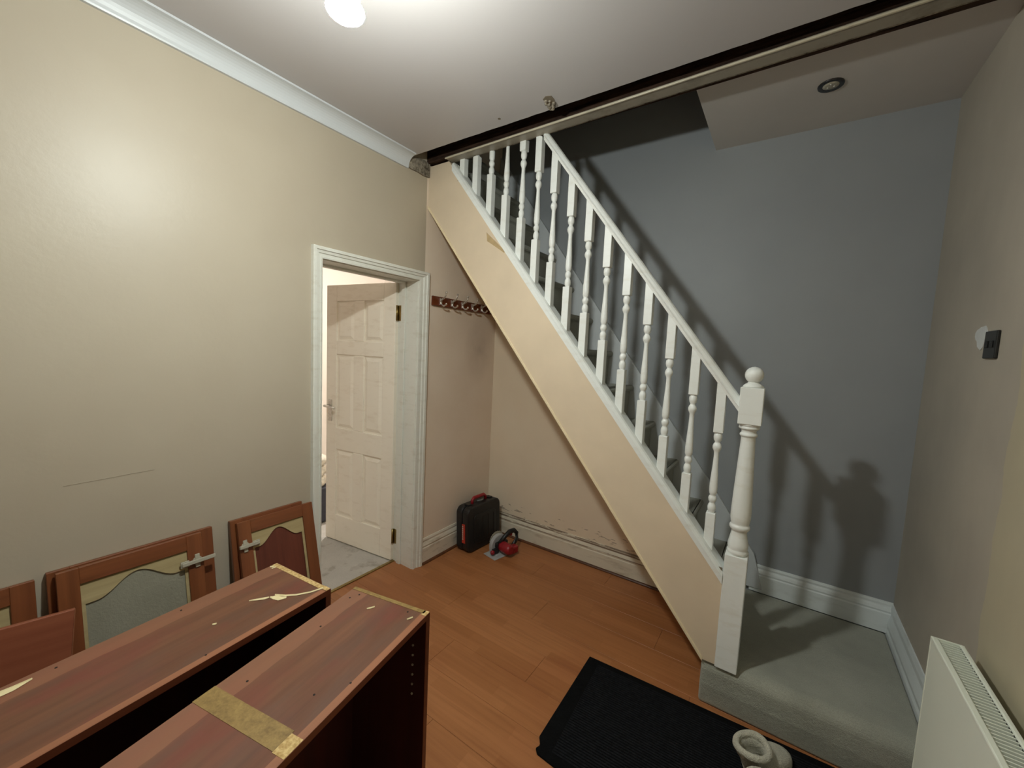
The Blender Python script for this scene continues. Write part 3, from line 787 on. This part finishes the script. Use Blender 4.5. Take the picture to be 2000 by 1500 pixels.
lt.box(0.052, 0.060, -0.002, 0.0, 0.03, 0.066); lt.box(0.070, 0.078, -0.002, 0.0, 0.03, 0.05); lt.build('lettering', 'white_print', saw, kind='stuff')
MB().box(-0.03, 0.0, -0.05, 0.06, 0.045, 0.085).build('gear_housing', 'black', saw, bevel=0.008)
MB().tube([(0.0, -0.03, 0.085), (0.005, 0.02, 0.125), (0.008, 0.06, 0.150), (0.008, 0.105, 0.148), (0.008, 0.135, 0.12), (0.02, 0.13, 0.08), (0.04, 0.07, 0.055)], [0.014, 0.016, 0.017, 0.018, 0.016, 0.014, 0.014], 10).build('handle', 'black', saw)
MB().box(0.0, 0.016, 0.06, 0.085, 0.118, 0.138).build('trigger', 'red', saw, bevel=0.003)
MB().box(-0.020, 0.0, -0.085, -0.03, 0.012, 0.05).build('bevel_bracket', 'black', saw, bevel=0.004)
MB().ball((-0.005, -0.09, 0.03), 0.016, 12).build('knob', 'red', saw)

# ------------------------------------------------------------------ cabinets
def cabinet(label, corner, ang, L, top_mat, strips, mids):
    """local: origin at the far front top corner projected to the floor; +X = open front, -Y runs toward the camera"""
    c = thing('wall_cabinet', label, 'cabinet', (corner[0], corner[1], 0), (0, 0, ang))
    D, H, T = 0.292, 0.69, 0.018
    MB().box(-D, -0.0015, -L, 0, H - T, H).build('top_panel', 'cab_top', c, bevel=0.001, seg=1)
    MB().box(-D, -0.0015, -L, 0, 0, T).build('bottom_panel', 'cab', c)
    for y0 in (-T, -L):
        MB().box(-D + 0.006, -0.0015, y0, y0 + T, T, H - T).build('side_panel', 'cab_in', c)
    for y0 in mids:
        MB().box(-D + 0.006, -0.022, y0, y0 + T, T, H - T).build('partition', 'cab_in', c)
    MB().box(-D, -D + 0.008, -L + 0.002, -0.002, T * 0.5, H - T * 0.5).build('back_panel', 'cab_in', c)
    MB().box(-0.0015, 0, -L, 0, H - T, H).build('front_edge', 'cab_lip', c)
    MB().box(-0.0015, 0, -L, 0, 0, T).build('front_edge', 'cab_lip', c)
    for y0 in (-T, -L): MB().box(-0.0015, 0, y0, y0 + T, T, H - T).build('side_edge', 'cab_lip', c)
    # worn lighter arris along the front of the top
    MB().box(-0.020, -0.0005, -L, -0.02, H - 0.0002, H + 0.0004).build('edge_strip', 'cab_edge', c)
    for x0, x1, y0, y1, mt in strips:
        MB().box(x0, x1, y0, y1, H - 0.0002, H + 0.0009).build('bare_strip', mt, c)
    pn = MB()
    for q in range(6):
        pn.lathe([(0.0035, 0), (0.0035, 0.003)], (0, 0, 0), 8, Matrix.Translation((-0.045, -T - 0.0002, 0.42 + q * 0.032)) @ Matrix.Rotation(math.pi / 2, 4, 'X'))
    pn.build('shelf_pegs', 'nickel', c, kind='stuff')
    return c, H
ang2 = math.atan2(0.101, 0.496)
cabB, H = cabinet('empty red brown cabinet carcass nearest the camera with open front toward the stairs', (-0.830, 0.838), ang2, 1.0, 'cab',
    [(-0.292, -0.012, -0.016, -0.002, 'tape'), (-0.292, -0.034, -0.488, -0.440, 'tape'), (-0.034, -0.001, -0.490, -0.446, 'chip'), (-0.018, -0.0005, -0.022, -0.001, 'chip')], ())
ang1 = math.atan2(0.054, 0.519)
cabA, H = cabinet('empty red brown cabinet carcass standing in the row behind, strewn with splinters', (-1.169, 0.722), ang1, 1.05, 'cab',
    [(-0.290, -0.03, -0.020, -0.003, 'chip'), (-0.030, -0.001, -0.016, -0.001, 'chip')], ())
def on_top(c, ang, lx, ly):
    p = Matrix.Rotation(ang, 4, 'Z') @ Vector((lx, ly, 0))
    return (c.location.x + p.x, c.location.y + p.y, H + 0.0011)
def flake(name, label, cat, c, ang, pts, wdt, group, mat='splint', hgt=0.003):
    """sliver along local points"""
    mb = MB(); R = []
    n = len(pts)
    for i, (x, yv) in enumerate(pts):
        t = Vector((pts[min(i + 1, n - 1)][0] - pts[max(i - 1, 0)][0], pts[min(i + 1, n - 1)][1] - pts[max(i - 1, 0)][1])).normalized()
        nn = Vector((-t.y, t.x)); wv = wdt[i] if isinstance(wdt, list) else wdt
        R.append([Vector((x + nn.x * wv, yv + nn.y * wv, 0)), Vector((x, yv, hgt)), Vector((x - nn.x * wv, yv - nn.y * wv, 0))])
    mb.loft(R, smooth=False)
    cx, cy = pts[n // 2]
    bmesh.ops.translate(mb.bm, verts=mb.bm.verts[:], vec=(-cx, -cy, 0))
    o = mb.build(name, mat, None)
    o.location = on_top(c, ang, cx, cy); o.rotation_euler = (0, 0, ang)
    return tag(o, label, cat, group)
GS = 'pale splinters on the cabinets'
flake('splinter', 'long thin pale curved splinter reaching the far corner of the rear cabinet', 'splinter', cabA, ang1, [(-0.115, -0.115), (-0.085, -0.10), (-0.06, -0.08), (-0.036, -0.048), (-0.022, -0.012)], [0.003, 0.004, 0.0035, 0.003, 0.0025], GS)
flake('splinter', 'short pointed pale splinter left of the broad flake on the rear cabinet', 'splinter', cabA, ang1, [(-0.150, -0.175), (-0.138, -0.158), (-0.125, -0.142), (-0.118, -0.132)], [0.001, 0.004, 0.006, 0.002], GS)
flake('splinter', 'broad pale wood flake in the middle of the rear cabinet splinters', 'splinter', cabA, ang1, [(-0.116, -0.130), (-0.103, -0.122), (-0.086, -0.118), (-0.074, -0.104)], [0.003, 0.010, 0.010, 0.004], GS)
flake('splinter', 'thick pale sliver near the left edge of the picture on the rear cabinet', 'splinter', cabA, ang1, [(-0.276, -0.680), (-0.268, -0.650), (-0.265, -0.618), (-0.268, -0.588)], [0.009, 0.012, 0.010, 0.002], GS)
flake('splinter', 'tiny pale crumb alone on the middle of the rear cabinet top', 'splinter', cabA, ang1, [(-0.128, -0.285), (-0.125, -0.281), (-0.122, -0.277)], [0.002, 0.003, 0.002], GS)
flake('splinter', 'small pale chip near the far end of the front cabinet top', 'splinter', cabB, ang2, [(-0.178, -0.075), (-0.172, -0.066), (-0.164, -0.056)], [0.002, 0.0035, 0.002], GS)
flake('splinter', 'small pale chip beside the corner screw hole of the front cabinet', 'splinter', cabB, ang2, [(-0.040, -0.060), (-0.036, -0.052), (-0.031, -0.044)], [0.002, 0.003, 0.002], GS)
flake('splinter', 'ring shaped pale shaving at the back corner of the rear cabinet', 'splinter', cabA, ang1, [(-0.285, -0.030), (-0.276, -0.020), (-0.268, -0.022), (-0.270, -0.034)], [0.003, 0.003, 0.003, 0.003], GS)
for c, pts in ((cabB, ((-0.06, -0.03), (-0.25, -0.03), (-0.265, -0.055), (-0.24, -0.19), (-0.24, -0.40), (-0.10, -0.62), (-0.07, -0.36), (-0.02, -0.30))), (cabA, ((-0.02, -0.35), (-0.27, -0.30), (-0.27, -0.55)))):
    hb = MB()
    for x, yv in pts: hb.lathe([(0.0028, 0), (0.0028, 0.0006)], (x, yv, H), 8)
    hb.build('screw_holes', 'dark', c, kind='stuff')

# ------------------------------------------------------------------ loose cabinet doors leaning on the left wall
def arch_pts(w0, w1, zs, rise, m=24):
    P = []
    for q in range(m + 1):
        t = q / m; u = abs(t - 0.5) * 2          # 0 centre .. 1 edge
        if u > 0.82: hgt = 0.0
        else: hgt = 0.5 * (1 + math.cos(math.pi * u / 0.82))
        P.append((w0 + (w1 - w0) * t, zs + rise * hgt))
    return P
def cab_door(label, y0, y1, xtop, ztop, tilt, panel, Hd=0.715, hinge=None, ry=0.0, full=True, reach=0.004):
    Wd = y1 - y0
    th = math.radians(tilt)
    xb = xtop + Hd * math.sin(th)
    o = thing('cabinet_door', label, 'cabinet door', (xb, (y0 + y1) / 2, ztop - Hd * math.cos(th)), (0, -th, ry), 'loose cabinet doors along the left wall')
    h = Wd / 2; S, T = 0.052, 0.020
    fr = MB()
    for a, b in ((-h, -h + S), (h - S, h)):
        MB().box(-T, 0, a, b, 0, Hd).build('stile', 'door_frame', o, bevel=0.0015, seg=1)
    for a, b in ((0, S), (Hd - S - 0.004, Hd)):
        MB().box(-T, 0, -h + S, h - S, a, b).build('rail', 'door_rail', o, bevel=0.0015, seg=1)
    if not full: 
        MB().box(-T + 0.002, -T + 0.008, -h + S, h - S, S, Hd - S).build('panel', panel, o); return o
    # pale rebated lining with the arched cut-out
    zt = Hd - S - 0.004
    ap = arch_pts(-h + S + 0.010, h - S - 0.010, zt - 0.072, 0.058)
    ln = MB()
    ln.prism([(-h + S, zt)] + [(-h + S, zt - 0.072)] + ap + [(h - S, zt - 0.072), (h - S, zt)], 'x', -T + 0.008, -T + 0.012)
    ln.build('arch_rail', 'raw', o)
    for a, b in ((-h + S, -h + S + 0.010), (h - S - 0.010, h - S)):
        MB().box(-T + 0.008, -T + 0.012, a, b, S, zt - 0.072).build('lining_strip', 'raw', o)
    MB().box(-T + 0.001, -T + 0.006, -h + S - 0.004, h - S + 0.004, S - 0.004, zt + 0.002).build('panel', panel, o)
    if hinge is not None:
        for zz in (Hd - 0.105, 0.105):
            sgn = 1 if hinge > 0 else -1
            e = sgn * h
            hg = MB()
            hg.lathe([(0.0165, 0), (0.0165, 0.003)], (0, 0, 0), 16, Matrix.Translation((0.0, e - sgn * 0.022, zz)) @ Matrix.Rotation(math.pi / 2, 4, 'Y'))
            hg.box(0.0, 0.006, min(e - sgn * 0.030, e - sgn * 0.014), max(e - sgn * 0.030, e - sgn * 0.014), zz - 0.026, zz + 0.026)
            ya, yb = e + sgn * reach, e - sgn * 0.075
            hg.box(0.006, 0.018, min(ya, yb), max(ya, yb), zz - 0.007, zz + 0.007)
            hg.box(0.004, 0.010, min(e - sgn * 0.078, e - sgn * 0.05), max(e - sgn * 0.078, e - sgn * 0.05), zz - 0.012, zz + 0.012)
            hg.build('hinge', 'nickel', o, bevel=0.0015, seg=1)
    return o
cab_door('reddish cabinet door leaning behind the wood panelled one next to the doorway', 0.720, 1.035, XL + 0.022, 0.698, 10, 'door_panel', full=False)
cab_door('reddish cabinet door with arched wood panel and hinge nearest the doorway', 0.738, 1.073, XL + 0.046, 0.690, 13.6, 'door_panel', hinge=-1)
cab_door('wide reddish cabinet door behind the glass paned one in the middle of the wall', 0.195, 0.655, XL + 0.022, 0.700, 8, 'door_panel')
cab_door('reddish cabinet door with arched obscured glass pane and hinge jutting at right', 0.212, 0.608, XL + 0.054, 0.702, 10, 'glass', hinge=1, reach=0.036)
cab_door('reddish cabinet door at the left edge of the picture behind the plain panel', -0.27, 0.171, XL + 0.022, 0.690, 9, 'door_panel')
o = thing('loose_panel', 'plain flat reddish brown board leaning in front of the glass paned door', 'board', (-1.635, -0.045, 0.022), (math.radians(-6), math.radians(-9.5), 0))
MB().box(-0.018, 0, -0.21, 0.207, 0.0, 0.655).build('board', 'flat', o, bevel=0.002)
MB().box(-0.019, 0.0005, 0.2065, 0.2085, 0.0, 0.655).build('edge_band', 'cab_edge', o)

# ------------------------------------------------------------------ clutter seen through the doorway
bx = thing('storage_heater', 'dark slatted panel seen through the gap beside the open door', 'heater', (-3.15, 1.78, 0))
MB().box(-0.20, 0.12, -0.05, 0.10, 0.01, 0.30).build('body', 'suit', bx, bevel=0.012)
g = MB()
for q in range(9): g.box(-0.18, 0.10, -0.056, -0.048, 0.03 + q * 0.028, 0.042 + q * 0.028)
g.build('slats', 'blackrub', bx, kind='stuff')
for j, (zz, lab) in enumerate(((0.30, 'lowest folded white bundle on the dark panel beyond the door'), (0.385, 'second folded white bundle stacked beyond the door'), (0.47, 'topmost crumpled white bundle stacked beyond the door'))):
    b = MB()
    R = []
    for q in range(7):
        zq = zz + 0.083 * q / 6; s_ = 1 - 0.25 * abs(q / 3 - 1) ** 2
        R.append([Vector((-3.17 + s_ * 0.13 * math.cos(a) * (1 + 0.1 * math.sin(5 * a + j + q)), 1.79 + s_ * 0.10 * math.sin(a) * (1 + 0.1 * math.sin(4 * a + q * 2)), zq)) for a in [2 * math.pi * t / 20 for t in range(20)]])
    b.loft(R)
    tag(b.build('cloth_bundle', 'bag', None, True), lab, 'bundle', 'bundles beyond the door')
